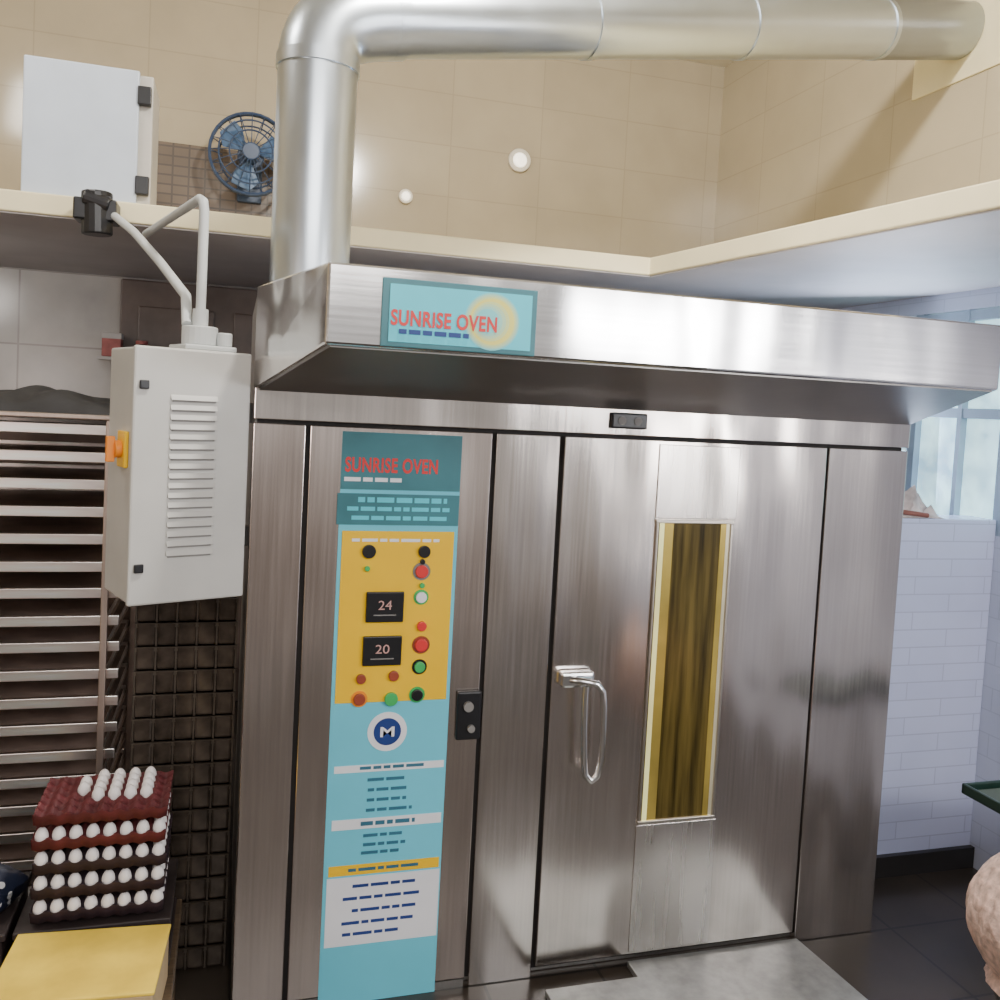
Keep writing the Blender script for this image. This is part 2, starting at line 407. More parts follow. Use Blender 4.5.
door = MB().box(x3+G, x4-G, -.006, .03, pz0+.01, zt-G).build('door', S['steel'], oven, bevel=.003)
wx0, wx1 = X(648, 670), X(719, 670)
wz0 = (Z(637, 818)+Z(710, 815))/2; wz1 = Z(694, 523)
MB().box(wx0-.012, wx1+.022, -.010, -.006, pz0+.02, wz0-.016).build('reflection_strip', S['steel_refl'], door, bevel=.002)  # reflection below and above the window, shaped as brighter strips
MB().box(wx0-.012, wx1+.022, -.010, -.006, wz1+.016, zt-.02).build('reflection_strip', S['steel_refl'], door, bevel=.002)
MB().box(wx0, wx1, -.009, -.006, wz0, wz1).build('window_glass', S['gold'], door)
ww = wx1-wx0
for u0_, u1_, M in ((.02, .085, 'goldglow'), (.085, .21, 'goldribglow'), (.87, .95, 'goldribglow'), (.95, 1, 'goldpale')):
    MB().box(wx0+u0_*ww, wx0+u1_*ww, -.0105, -.008, wz0, wz1).build('window_glow_strip', S[M], door)  # soft gold glow at the window edges, put into coloured strips
for q in ((wx0-.010, wx1+.012, wz0-.012, wz0), (wx0-.010, wx1+.012, wz1, wz1+.012), (wx1, wx1+.010, wz0, wz1), (wx0-.008, wx0, wz0, wz1)):
    MB().box(q[0], q[1], -.016, -.007, q[2], q[3]).build('window_frame', S['steel_f'], door, bevel=.002)
def hp(px, py, y): p = on_y(px, py, y); return (p.x, y, p.z)
a0 = hp(563, 678, -.012)
MB().tube([hp(568, 680, -.03), hp(580, 681, -.06), hp(597, 684, -.072), hp(603, 692, -.076), hp(604, 706, -.076), hp(603, 735, -.074), hp(601, 760, -.072),
        hp(597, 776, -.07), hp(591, 781, -.068), hp(585, 775, -.066), hp(584, 760, -.066), hp(584, 730, -.066), hp(585, 700, -.066), hp(586, 686, -.066)], .0115, 12).build('handle', S['chrome'], door, smooth=True)
MB().box(a0[0]-.015, a0[0]+.10, -.045, -.006, a0[2]-.026, a0[2]+.026).build('handle_plate', S['chrome'], door, bevel=.010)

def lp(py): return 347-34*(py-432)/568
def rp_(py): return 467-40*(py-432)/568
def OV(px, py, y=-.006):
    u = (px-lp(py))/(rp_(py)-lp(py))
    return ov0+u*(ov1-ov0), Z(390, py)
def ovbox(name, M, u0, u1, py0, py1, y, th=.0015, par=None, bevel=0):
    return MB().box(ov0+u0*(ov1-ov0), ov0+u1*(ov1-ov0), y-th, y, Z(390, py1), Z(390, py0)).build(name, M, par or cp, bevel=bevel)
ovbox('film', S['cyan'], 0, 1, 433, 998, 0, .002)
ovbox('heading_band', S['teal'], .0, 1, 433, 490, -.002)
ovbox('heading_band', S['teal'], -.02, 1.0, 494, 525, -.002)
ovbox('control_plate', S['yellow'], .03, .97, 531, 701, -.002, .003, bevel=.001)
fw_ = ov1-ov0
text_on_y('SUNRISE OVEN', 'lettering', ov0+.03*fw_, ov0+.80*fw_, Z(390, 473), Z(390, 458), -.0045, S['red'], cp, .03)
def dashes(name, M, u0, u1, pys, hpx, y, seed, gap=.02):
    rnd = random.Random(seed); b = MB()
    for py in pys:
        u = u0+rnd.uniform(0, .05)
        end = u1-rnd.uniform(0, .06)
        while u < end-.02:
            wd = min(rnd.uniform(.05, .16), end-u)
            b.box(ov0+u*fw_, ov0+(u+wd)*fw_, y-.0008, y, Z(390, py+hpx/2), Z(390, py-hpx/2)); u += wd+gap
    return b.build(name, M, cp)
dashes('print_lines', S['white'], .02, .55, (480,), 4, -.0036, 1)
dashes('print_lines', S['cyan2'], .1, .95, (500,), 5, -.0036, 2)
dashes('print_lines', S['cyan2'], .05, .95, (509, 518), 4, -.0036, 3)
Y0 = -.005
def button(px, py, r, M, name='button', ring=None):
    x, z = OV(px, py)
    o = MB().cyl((x, Y0-.012, z), (x, Y0, z), r, 20).build(name, M, cp, bevel=.002)
    if ring: MB().cyl((x, Y0-.003, z), (x, Y0, z), r*1.4, 20).build('bezel', ring, cp)
    return o
button(370, 551, .021, S['black'], 'knob'); button(368, 568, .008, S['green'], 'lamp')
button(425, 551, .019, S['black'], 'knob'); button(422, 571, .020, S['red'], ring=S['slot']); button(423, 561, .008, S['black'])
button(421, 597, .017, S['white'], ring=S['green']); button(422, 585, .008, S['green'])
button(421, 626, .015, S['red']); button(420, 645, .020, S['red'], ring=S['brown']); button(418, 667, .017, S['green'], ring=S['black'])
button(360, 677, .015, S['brown']); button(392, 675, .016, S['brown'])
button(358, 697, .018, S['brown'], ring=S['orange']); button(389, 698, .021, S['green']); button(415, 695, .018, S['black'], ring=S['green'])
for px0, px1, py0, py1, dg_ in ((366, 403, 591, 621, '24'), (362, 400, 635, 664, '20')):
    xa, _ = OV(px0, (py0+py1)/2); xb, _ = OV(px1, (py0+py1)/2); za, zb = Z(390, py1), Z(390, py0)
    MB().box(xa, xb, Y0-.012, Y0, za, zb).build('display', S['black'], cp, bevel=.003)
    wq = xb-xa; hq = zb-za; yy = Y0-.0124
    text_on_y(dg_, 'digits', xa+wq*.32, xa+wq*.68, za+hq*.42, za+hq*.72, yy, S['pink'], cp, .0)
    MB().box(xa+wq*.2, xa+wq*.8, yy-.0004, yy, za+hq*.22, za+hq*.26).build('display_line', S['slot'], cp)
dashes('print_lines', S['white'], .1, .9, (540,), 3, -.0052, 8)
ex, ez = OV(385, 731)
MB().cyl((ex, -.004, ez), (ex, -.002, ez), .062, 32).build('emblem', S['white'], cp)
MB().cyl((ex, -.0052, ez), (ex, -.004, ez), .043, 32).build('emblem_disc', S['navy'], cp)
text_on_y('M', 'lettering', ex-.022, ex+.022, ez-.016, ez+.016, -.0056, S['white'], cp, .02)
ovbox('stripe', S['white'], .05, .98, 763, 770, -.002); ovbox('stripe', S['white'], .05, .98, 816, 826, -.002)
dashes('print_lines', S['ink'], .25, .85, (766,), 3, -.0036, 4)
dashes('print_lines', S['ink'], .3, .72, (778, 788, 798, 808), 3, -.003, 5)
dashes('print_lines', S['ink'], .25, .8, (821,), 4, -.0036, 6)
dashes('print_lines', S['ink'], .3, .68, (833, 842, 850), 3, -.003, 7)
ovbox('stripe', S['yellow'], .04, .98, 861, 871, -.002)
ovbox('text_panel', S['white'], .03, .99, 873, 940, -.002)
dashes('print_lines', S['ink'], .18, .85, (866,), 3, -.0036, 9)
for q, py in enumerate((882, 894, 906, 918, 929)):
    dashes('print_line', S['navy'], (.2, .16, .2, .12, .14)[q], (.82, .86, .8, .84, .7)[q], (py,), 3, -.0036, 20+q)

HP = .60
hxl = on_y(325, 350, -HP).x; hxr = on_y(999, 385, -HP).x
hz0 = 2.02
hood = MB().hexa([(hxl, -HP, hz0), (hxr, -HP, hz0), (xr+.005, -.004, zh), (xl-.005, -.004, zh), (hxl, -HP, ztop), (hxr, -HP, ztop), (xr+.005, .03, ztop), (xl-.005, .03, ztop)]).build('hood', S['hoodst'], oven, bevel=.006)
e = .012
MB().hexa([(hxl+e, -HP+e, hz0-.006), (hxr-e, -HP+e, hz0-.006), (xr-e, -.012, zh-.004), (xl+e, -.012, zh-.004), (hxl+e, -HP+e, hz0-.001), (hxr-e, -HP+e, hz0-.001), (xr-e, -.012, zh+.001), (xl+e, -.012, zh+.001)]).build('hood_underside_dark', S['hoodin'], hood)  # thin dark sheet added to darken the hood's underside
HY = -HP-.001
nx0, nx1 = X(381, 318, HY), X(536, 318, HY)
nz1 = (Z(384, 279, HY)+Z(537, 289, HY))/2; nz0 = (Z(375, 345, HY)+Z(533, 357, HY))/2
MB().box(nx0, nx1, HY-.006, HY, nz0, nz1).build('nameplate', S['teal'], hood, bevel=.002)
MB().box(nx0+.018, nx1-.014, HY-.008, HY-.006, nz0+.012, nz1-.014).build('nameplate_face', S['cyan2'], hood)
sx, sz = X(491, 325, HY), Z(491, 322, HY)
suns = [(.070, 0, 'sun0'), (.067, 0, 'sun1'), (.064, 0, 'sun2'), (.060, 0, 'sun3'), (.056, 0, 'sun4'), (.048, -.004, 'sun3'), (.042, -.007, 'sun2'), (.036, -.010, 'sun1'), (.030, -.012, 'sun0')]
for q, (rr, ox, M) in enumerate(suns):
    MB().cyl((sx+ox, HY-.0083-.0002*q, sz), (sx+ox, HY-.008, sz), rr, 36).build('sun_emblem', S[M], hood)
text_on_y('SUNRISE OVEN', 'lettering', X(390, 321, HY), X(496, 324, HY), Z(440, 329, HY), Z(440, 313, HY), HY-.0107, S['red'], hood, .03)
b = MB(); rnd = random.Random(3)
xx = X(398, 334, HY); xe = X(472, 335, HY); zz = Z(436, 336.5, HY)
while xx < xe-.01:
    wd = rnd.uniform(.012, .04); b.box(xx, min(xx+wd, xe), HY-.0107, HY-.0098, zz, zz+.011); xx += wd+.006
b.build('print_lines', S['navy'], hood)

rx0, rx1 = on_z(624, 957, .02).x, on_z(800, 942, .02).x
ryb = -.012; ryl = on_z(545, 990, .02).y
ramp = MB().prism([(x3+.03, -.62), (rx1+.05, -.62), (rx1, ryb), (rx0, ryb), (rx0, ryl), (x3+.01, ryl)], .001, .022)
tag(ramp.build('floor_plate', S['plate'], bevel=.003), 'flat grey metal plate on the floor in front of the oven door', 'floor plate')

# ------------------------------------------------------------------ duct
PX, PY = .165, .27
pr = .126
duct = thing('flue_duct', 'fat galvanised flue duct rising from the oven and bending right to the wall', 'duct', (PX, PY, ztop))
ze = 2.95
MB().tube([(PX, PY, ztop), (PX, PY, ze)], pr, 32).build('upright_pipe', S['galv'], duct, smooth=True)
pfull = Vector((XR-.014, .75, 3.722)); pst = Vector((PX+.24, PY+.035, 3.150))
dr = (pfull-pst).normalized()
P0 = Vector((PX, PY, ze)); P3 = pst
P1 = P0+Vector((0, 0, .14)); P2 = P3-dr*.14
path = [((1-t)**3)*P0+3*t*(1-t)**2*P1+3*t*t*(1-t)*P2+t**3*P3 for t in [i/14 for i in range(15)]]
MB().tube(path, pr+.002, 32).build('elbow', S['galv'], duct, smooth=True)
psec = pst.lerp(pfull, .80)
MB().tube([pst, psec], pr-.004, 32).build('long_pipe', S['galv'], duct, smooth=True)
b = MB().tube([psec, pfull-dr*.06], pr-.002, 32)
for v in b.last: v.co += dr*((XR-.016-v.co.x)/dr.x)
b.build('end_pipe', S['galvd'], duct, smooth=True)
MB().tube([(PX, PY, ztop), (PX, PY, ztop+.02)], pr+.02, 32).build('collar', S['galv'], duct, smooth=True)
MB().tube([(PX, PY, ze-.02), (PX, PY, ze+.02)], pr+.006, 32).build('collar', S['galv'], duct, smooth=True)
MB().tube([pst-dr*.02, pst+dr*.02], pr+.003, 32).build('collar', S['galv'], duct, smooth=True)
for q in (.27, .53, .80):
    c = pst.lerp(pfull, q)
    MB().tube([c-dr*.012, c+dr*.012], pr+.001, 32).build('collar', S['galv'], duct, smooth=True)

# ------------------------------------------------------------------ electrical control cabinet
EW, ED, EH = .32, .24, .70
ez0 = on_y(195, 600, -.08).z
ec = thing('electrical_cabinet', 'grey louvred electrical cabinet with orange rotary switch fixed beside the oven', 'cabinet', (-.205, .03, ez0), math.radians(22))
MB().box(-EW/2, EW/2, -ED/2+.02, ED/2, 0, EH).build('casing', S['boxgrey'], ec, local=True, bevel=.006)
dr_ = MB().box(-EW/2-.004, EW/2+.004, -ED/2, -ED/2+.018, -.004, EH+.004).build('door', S['boxgrey'], ec, local=True, bevel=.006)
b = MB()
for k in range(17):
    z = .13+k*.027
    b.hexa([(-.065, -ED/2-.008, z), (.065, -ED/2-.008, z), (.065, -ED/2, z+.001), (-.065, -ED/2, z+.001), (-.065, -ED/2-.001, z+.014), (.065, -ED/2-.001, z+.014), (.065, -ED/2, z+.014), (-.065, -ED/2, z+.014)])
b.build('louvres', S['boxgrey'], dr_, local=True)
b = MB()
for k in range(17): b.box(-.06, .06, -ED/2-.004, -ED/2-.0008, .13+k*.027-.005, .13+k*.027)
b.build('louvre_slots', S['slot'], dr_, local=True)
for z in (.10, .60):
    MB().box(-.150, -.125, -ED/2-.010, -ED/2, z-.012, z+.012).build('lock', S['black'], dr_, local=True, bevel=.003)
sw = MB().box(-EW/2-.012, -EW/2, -.08, -.01, .37, .47).build('switch', S['yellow'], ec, local=True, bevel=.004)
MB().cyl((-EW/2-.012, -.045, .42), (-EW/2-.03, -.045, .42), .024).box(-EW/2-.05, -EW/2-.028, -.053, -.037, .385, .455).build('switch_knob', S['orange'], sw, local=True, bevel=.003)
MB().box(-.02, .13, -.09, .05, EH+.004, EH+.02).build('gland_plate', S['ltgrey'], ec, local=True, bevel=.004)
MB().cyl((.045, -.02, EH+.02), (.045, -.02, EH+.075), .05).build('gland', S['ltgrey'], ec, local=True, bevel=.004)
MB().cyl((.105, -.055, EH+.02), (.105, -.055, EH+.06), .022).build('gland', S['ltgrey'], ec, local=True, bevel=.004)
for q in (.12, .5): MB().box(-.11, xl-.001, .13, .16, ez0+q, ez0+q+.06).build('bracket', S['slot'], ec)
gx = Matrix.Rotation(math.radians(22), 3, 'Z') @ Vector((.045, -.02, 0))
gp = Vector((-.205+gx.x, .03+gx.y, ez0+EH+.075))
topz = on_y(198, 196, gp.y).z
e1 = on_y(146, 234, .9)
MB().tube([gp, (gp.x, gp.y, topz-.04), (gp.x-.004, gp.y+.008, topz-.012), (gp.x-.015, gp.y+.04, topz), e1], .014, 12).build('conduit', S['ltgrey'], ec, smooth=True)
MB().cyl(gp, gp+Vector((0, 0, .05)), .022).build('coupling', S['ltgrey'], ec, smooth=True)
hs = Vector((gp.x-.036, gp.y, gp.z+.004))
he = on_y(112, 214, 1.0)
q1 = on_y(186, 296, .1); q2 = on_y(160, 262, .4); q3 = on_y(134, 232, .75)
MB().tube([hs, q1, q2, q3, he], .015, 12).build('hose', S['ltgrey'], ec, smooth=True)
c0 = on_y(97, 235, 1.0); c1 = on_y(97, 192, 1.0)
b = MB(); b.cyl(c0, c1, .055, 16); b.box(c0.x-.08, c0.x+.07, .96, 1.085, (c0.z+c1.z)/2-.03, (c0.z+c1.z)/2+.05)
b.cyl(on_y(84, 196, .97), on_y(110, 205, .97), .03, 14)
b.build('hose_connector', S['black'], ec, bevel=.006)

# ------------------------------------------------------------------ on the loft
wy = 1.13
wa, wb = on_y(22, 190, wy), on_y(136, 200, wy)
wt = on_y(80, 62, wy).z
wc = thing('wall_cabinet', 'white metal cabinet with black hinges standing on the loft edge', 'cabinet', ((wa.x+wb.x)/2, wy+.15, LZ1))
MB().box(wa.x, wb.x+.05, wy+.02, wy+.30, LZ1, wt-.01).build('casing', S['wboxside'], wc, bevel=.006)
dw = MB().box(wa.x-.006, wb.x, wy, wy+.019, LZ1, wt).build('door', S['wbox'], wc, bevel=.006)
hgt = wt-LZ1
for z in (.08, .75): MB().box(wb.x-.005, wb.x+.045, wy-.012, wy+.02, LZ1+hgt*z, LZ1+hgt*z+.07).build('hinge', S['black'], dw, bevel=.003)

fp = on_y(251, 154, YB-.3)
fan = thing('wall_fan', 'round blue wall fan half hidden behind the flue duct', 'fan', (fp.x, YB, fp.z))
FR = .225
def ringpts(r, y, n=32): return [(fp.x+r*math.cos(2*math.pi*k/n), y, fp.z+r*math.sin(2*math.pi*k/n)) for k in range(n+1)]
b = MB()
for r, y in ((FR, YB-.30), (FR*.78, YB-.345), (FR*.52, YB-.36), (FR, YB-.27), (FR*.78, YB-.22)): b.tube(ringpts(r, y), .005 if r < FR else .009, 6)
for k in range(20):
    a = 2*math.pi*k/20; ca, sa_ = math.cos(a), math.sin(a)
    b.tube([(fp.x+FR*.2*ca, YB-.365, fp.z+FR*.2*sa_), (fp.x+FR*.6*ca, YB-.357, fp.z+FR*.6*sa_), (fp.x+FR*.9*ca, YB-.325, fp.z+FR*.9*sa_), (fp.x+FR*ca, YB-.29, fp.z+FR*sa_), (fp.x+FR*.7*ca, YB-.21, fp.z+FR*.7*sa_)], .003, 5)
b.build('cage', S['fan'], fan)
for k in range(3):
    b = MB(); a0_ = k*2*math.pi/3+.4; pts = []
    for r, da in ((.2, -.25), (.6, -.55), (.88, -.42), (.9, .1), (.7, .45), (.25, .3)):
        a = a0_+da; pts.append((fp.x+FR*r*math.cos(a), YB-.285+.04*da, fp.z+FR*r*math.sin(a)))
    b.poly(pts); o = b.build('blade', S['fanblade'], fan); s = o.modifiers.new('solid', 'SOLIDIFY'); s.thickness = .005
MB().cyl((fp.x, YB-.375, fp.z), (fp.x, YB-.26, fp.z), .05).cyl((fp.x, YB-.265, fp.z), (fp.x, YB-.12, fp.z), .075).build('motor', S['fan'], fan, bevel=.008)
MB().box(fp.x-.03, fp.x+.03, YB-.14, YB-.013, fp.z-.12, fp.z-.05).box(fp.x-.07, fp.x+.07, YB-.04, YB-.013, fp.z-.22, fp.z+.02).build('bracket', S['fan'], fan, bevel=.006)

for px, py, r, lab in ((520, 160, .075, 'larger round white glare spot with ring on the cream wall above the oven'), (406, 196, .045, 'smaller round glowing glare spot on the cream wall just above the loft edge')):  # bulb reflections on the glossy tiles, modelled as small glowing discs
    p = on_y(px, py, YB-.03)
    l = thing('glare_spot', lab, 'lamp', (p.x, YB, p.z))  # bulb reflection on the tiles, no lamp fixture here
    b = MB(); b.cyl((p.x, YB-.03, p.z), (p.x, YB-.001, p.z), r, 28); b.build('glare_ring', S['glarering'], l, bevel=.006)
    b = MB(); b.tube([(p.x, YB-.03, p.z), (p.x, YB-.042, p.z), (p.x, YB-.05, p.z)], r, 24, radii=[r*.62, r*.55, r*.3]); b.build('glare_core', S['lamp'], l, smooth=True)  # glowing core of the glare spot, not a lamp

# ------------------------------------------------------------------ rack with trays
RX0, RX1, RY0, RY1 = -1.00, -.375, .24, .94
rack = thing('tray_rack', 'tall dark metal bakery rack full of trays left of the cabinet', 'rack', ((RX0+RX1)/2, (RY0+RY1)/2, 0))
ztray = 1.745; N = 19; dz = .0835
ztops = ztray+.045
for x in (RX0, RX1-.03):
    MB().box(x, x+.03, RY1-.06, RY1-.03, .10, ztops).build('post', S['rackst'], rack, bevel=.003)
for x in (RX0, RX1-.045):
    MB().box(x, x+.020, RY0-.048, RY0-.028, .10, ztops).build('post', S['rackst'], rack, bevel=.003)
for k in range(N):
    z = ztray-k*dz
    for x0, x1_ in ((RX0+.03, RX0+.055), (RX1-.055, RX1-.03)): MB().box(x0, x1_, RY0+.03, RY1-.03, z-.006, z-.002).build('rail', S['rackst'], rack)
MB().box(RX0-.004, RX1+.004, RY0-.05, RY1, ztops, ztops+.015).build('top_panel', S['rackst'], rack, bevel=.004)
MB().box(RX0+.03, RX1-.03, RY1-.028, RY1-.02, .14, ztops).build('back_panel', S['rackback'], rack)
MB().box(RX0, RX1, RY0-.05, RY1-.03, .10, .13).build('base_frame', S['rackst'], rack)
for x in (RX0+.04, RX1-.04):
    for y in (RY0+.07, RY1-.07):
        MB().cyl((x-.012, y, .045), (x+.012, y, .045), .045).box(x-.018, x+.018, y-.015, y+.015, .05, .10).build('caster', S['black'], rack)
# black bundle on the rack top
b = MB(); bc = Vector((RX0+.30, RY0+.14, ztops+.0155)); nx, ny = 40, 20
g = []
for j in range(ny+1):
    row = []
    for i in range(nx+1):
        u, v = i/nx*2-1, j/ny*2-1
        h = max(0, 1-abs(u)**3.5)**.5*max(0, 1-v*v)**.5
        h *= .062*(1+.18*math.sin(7*u+2*v)+.12*math.sin(13*u-5*v))
        row.append(b.bm.verts.new((bc.x+u*.335, bc.y+v*.16, bc.z+h)))
    g.append(row)
for j in range(ny):
    for i in range(nx): b.bm.faces.new([g[j][i], g[j][i+1], g[j+1][i+1], g[j+1][i]])
bot = [g[0][i] for i in range(nx+1)]+[g[j][nx] for j in range(1, ny+1)]+[g[ny][i] for i in range(nx-1, -1, -1)]+[g[j][0] for j in range(ny-1, 0, -1)]
b.bm.faces.new(bot[::-1])
tag(b.build('cloth_bundle', S['bundle'], smooth=True), 'rounded black cloth bundle lying on top of the tray rack', 'bundle')

ORD = ['topmost', 'second', 'third', 'fourth', 'fifth', 'sixth', 'seventh', 'eighth', 'ninth', 'tenth', 'eleventh', 'twelfth', 'thirteenth', 'fourteenth', 'fifteenth', 'sixteenth', 'seventeenth', 'eighteenth', 'nineteenth', 'twentieth']
def ordlab(k): return ORD[k] if k == 0 else ORD[k]+' from the top'
tx0, tx1, ty0, ty1 = RX0+.034, RX1-.034, RY0, RY1-.04
tray0 = None
for k in range(N):
    z = ztray-k*dz
    lab = 'steel-rimmed dark baking tray on the rack, %s' % ordlab(k)
    loc = ((tx0+tx1)/2+random.uniform(-.003, .003), (ty0+ty1)/2+random.uniform(-.006, .010), z-.0015)
    if tray0 is None:
        tray0 = thing('baking_tray', lab, 'tray', loc, group='baking trays on the rack')
        w2, d2 = (tx1-tx0)/2, (ty1-ty0)/2
        MB().box(-w2+.004, w2-.004, -d2+.004, d2-.004, 0, .006).build('pan', S['tray'], tray0, local=True)
        b = MB(); t = .004
        b.box(-w2-.024, w2+.040, -d2-.014, -d2+t, 0, .031); b.box(-w2, w2, d2-t, d2, 0, .02)
        b.box(-w2, -w2+t, -d2, d2, 0, .02); b.box(w2-t, w2, -d2, d2, 0, .02)
        b.build('rim', S['traylip'], tray0, local=True, bevel=.006)
    else: dup(tray0, loc, lab)

# ------------------------------------------------------------------ stack of dark loaf tins
TX0, TX1, TY0 = -.325, -.02, .26
nl = 16; lh = .077; tin0 = None
NT = 5
for k in range(nl):
    z = k*lh; kk = nl-1-k
    lab = 'dark loaf tin set in the stack between rack and oven, %s' % ordlab(kk)
    loc = ((TX0+TX1)/2, TY0+.16, z)
    if tin0 is None:
        tin0 = thing('loaf_tin_set', lab, 'baking tin', loc, group='stacked dark loaf tins')
        W = TX1-TX0; c = W/NT
        for i in range(NT):
            x0 = -W/2+i*c; b = MB()
            A = [(x0+.003, -.152), (x0+c-.003, -.152), (x0+c-.003, .152), (x0+.003, .152)]
            B = [(x0+.002, -.160), (x0+c-.002, -.160), (x0+c-.002, .160), (x0+.002, .160)]
            va = [b.bm.verts.new((*p, .002)) for p in A]; vb = [b.bm.verts.new((*p, lh-.003)) for p in B]
            b.bm.faces.new(va)
            for j in range(4): b.bm.faces.new([va[j], va[(j+1) % 4], vb[(j+1) % 4], vb[j]])
            o = b.build('tin', S['tin'], tin0, local=True, bevel=.008)
            sm = o.modifiers.new('solid', 'SOLIDIFY'); sm.thickness = .003
        b = MB()
        b.box(-W/2, W/2, -.157, -.149, lh-.014, lh-.001); b.box(-W/2, W/2, .149, .157, lh-.014, lh-.001)
        for i in range(NT+1):
            b.box(-W/2+i*c-.003, -W/2+i*c+.003, -.155, .155, lh-.010, lh-.001)
            b.box(-W/2+i*c-.003, -W/2+i*c+.003, -.1535, -.149, .002, lh-.010)
        b.build('strap', S['tinrim'], tin0, local=True)
    else: dup(tin0, loc, lab)

# ------------------------------------------------------------------ bench, crates, carton, eggs
BZ = .36
bench = thing('low_bench', 'dark wooden low bench under the yellow carton and egg trays', 'bench', (-.57, -.31, 0))
MB().box(-1.0, -.15, -.62, .06, BZ-.04, BZ).build('bench_top', S['bench'], bench, bevel=.004)
for x in (-.98, -.21):
    for y in (-.59, -.02): MB().box(x, x+.05, y, y+.05, 0, BZ-.04).build('leg', S['bench'], bench, bevel=.003)
def crate(x0, x1_, y0, y1, label):
    c = thing('plastic_crate', label, 'crate', ((x0+x1_)/2, (y0+y1)/2, BZ), group='dark crates on the bench')
    MB().box(x0+.008, x1_-.008, y0+.008, y1-.008, BZ, BZ+.13).build('crate_body', S['crate'], c, bevel=.006)
    MB().box(x0, x1_, y0, y1, BZ+.115, BZ+.135).build('crate_rim', S['crate'], c, bevel=.004)
    MB().box(x0, x1_, y0, y1, BZ, BZ+.015).build('crate_base', S['crate'], c, bevel=.004)
    b = MB()
    for k in range(7):
        x = x0+(x1_-x0)*(k+.5)/7; b.box(x-.006, x+.006, y0, y0+.01, BZ+.01, BZ+.12)
    b.build('crate_ribs', S['crate'], c)
crate(-.545, -.165, -.275, .045, 'dark plastic crate carrying the egg trays')
crate(-.985, -.56, -.275, .045, 'dark plastic crate carrying the navy and white bag')
ct = thing('yellow_carton', 'flat yellow carton on the bench in front of the egg trays', 'carton', (-.355, -.44, BZ), math.radians(-4))
MB().box(-.18, .18, -.135, .135, 0, .132).build('carton_body', S['cartonside'], ct, local=True, bevel=.004)
MB().box(-.184, .184, -.139, .139, .1325, .142).build('carton_lid', S['carton'], ct, local=True, bevel=.003)
EX, EY, EZ = -.346, -.145, BZ+.146
tw, td, tp = .325, .235, .064
NX, NY = 8, 6
def tray_mesh():
    b = MB(); nx, ny = 64, 48; g = []
    for j in range(ny+1):
        row = []
        for i in range(nx+1):
            u, v = i/nx, j/ny
            h = .022 - .007*math.cos(2*math.pi*(u*NX-.5)) - .007*math.cos(2*math.pi*(v*NY-.5))
            e = min(u, 1-u, v, 1-v)
            if e < .012: h = .029 + .003*math.cos(2*math.pi*((u*NX) if min(v, 1-v) < .012 else (v*NY)))
            row.append(b.bm.verts.new(((u-.5)*tw, (v-.5)*td, h)))
        g.append(row)
    for j in range(ny):
        for i in range(nx): b.bm.faces.new([g[j][i], g[j][i+1], g[j+1][i+1], g[j+1][i]])
    def skirt(vs):
        lo = [b.bm.verts.new((v.co.x*.985, v.co.y*.985, v.co.z-.028)) for v in vs]
        for k in range(len(vs)-1): b.bm.faces.new([vs[k], vs[k+1], lo[k+1], lo[k]])
    skirt(g[0]); skirt(g[-1]); skirt([r[0] for r in g]); skirt([r[-1] for r in g])
    return b
cols = ['dktray', 'dktray', 'dktray', 'maroon', 'maroon']
names5 = ['bottom', 'second from the bottom', 'middle', 'second from the top', 'topmost']
base = {}
for k in range(5):
    key = cols[k]
    colname = 'maroon' if key == 'maroon' else 'dark purple'
    lab = '%s moulded egg tray, %s of the stack behind the yellow carton' % (colname, names5[k])
    z = EZ+k*tp
    if key not in base:
        o = tray_mesh().build('egg_tray', S[key], smooth=True); o.modifiers.new('solid', 'SOLIDIFY').thickness = .002
        base[key] = o
    else:
        o = base[key].copy(); COL.objects.link(o)
    o.location = (EX+random.uniform(-.004, .004), EY+random.uniform(-.003, .003), z)
    tag(o, lab, 'egg tray', 'egg trays in the stack')
prof = []
for k in range(13):
    a = math.pi*k/12; zz = -math.cos(a); r = math.sin(a)*(1-.12*zz)
    prof.append((.0165*r, .0225*zz))
egg0 = None
lname = ['bottom', 'second lowest', 'middle', 'second highest', 'topmost']
for k in range(5):
    cells = [(i, 0) for i in range(NX)]+[(NX-1, j) for j in range(1, NY)]
    if k == 4: cells = [(i, 3) for i in range(2, 7)]+[(i, 4) for i in range(2, 7)]+[(i, 2) for i in range(3, 7)]+[(i, 5) for i in range(3, 7)]
    for i, j in cells:
        x = EX+((i+.5)/NX-.5)*tw; y = EY+((j+.5)/NY-.5)*td
        loc = (x, y, EZ+k*tp+.033)
        lab = 'white egg sitting in the %s tray of the egg stack' % lname[k]
        g = 'eggs in the %s tray' % lname[k]
        if egg0 is None:
            egg0 = MB().lathe(prof, n=16).build('egg', S['egg'], smooth=True); o = egg0
        else: o = egg0.copy(); COL.objects.link(o)
        o.location = loc; tag(o, lab, 'egg', g)
b = MB(); bc = Vector((-.665, -.12, BZ+.136))
pr_ = [(0, 0), (.085, 0), (.105, .02), (.11, .05), (.09, .075), (.05, .09), (0, .095)]
b.lathe(pr_, bc, 28)
for v in b.bm.verts:
    d = v.co-bc
    if d.z > .005:
        a = math.atan2(d.y, d.x); f = 1+.10*math.sin(5*a+8*d.z)+.05*math.sin(11*a)
        v.co.x = bc.x+d.x*f; v.co.y = bc.y+d.y*f
tag(b.build('plastic_bag', S['bluebag'], smooth=True), 'crumpled navy bag with white spots on a dark crate at the left', 'bag')

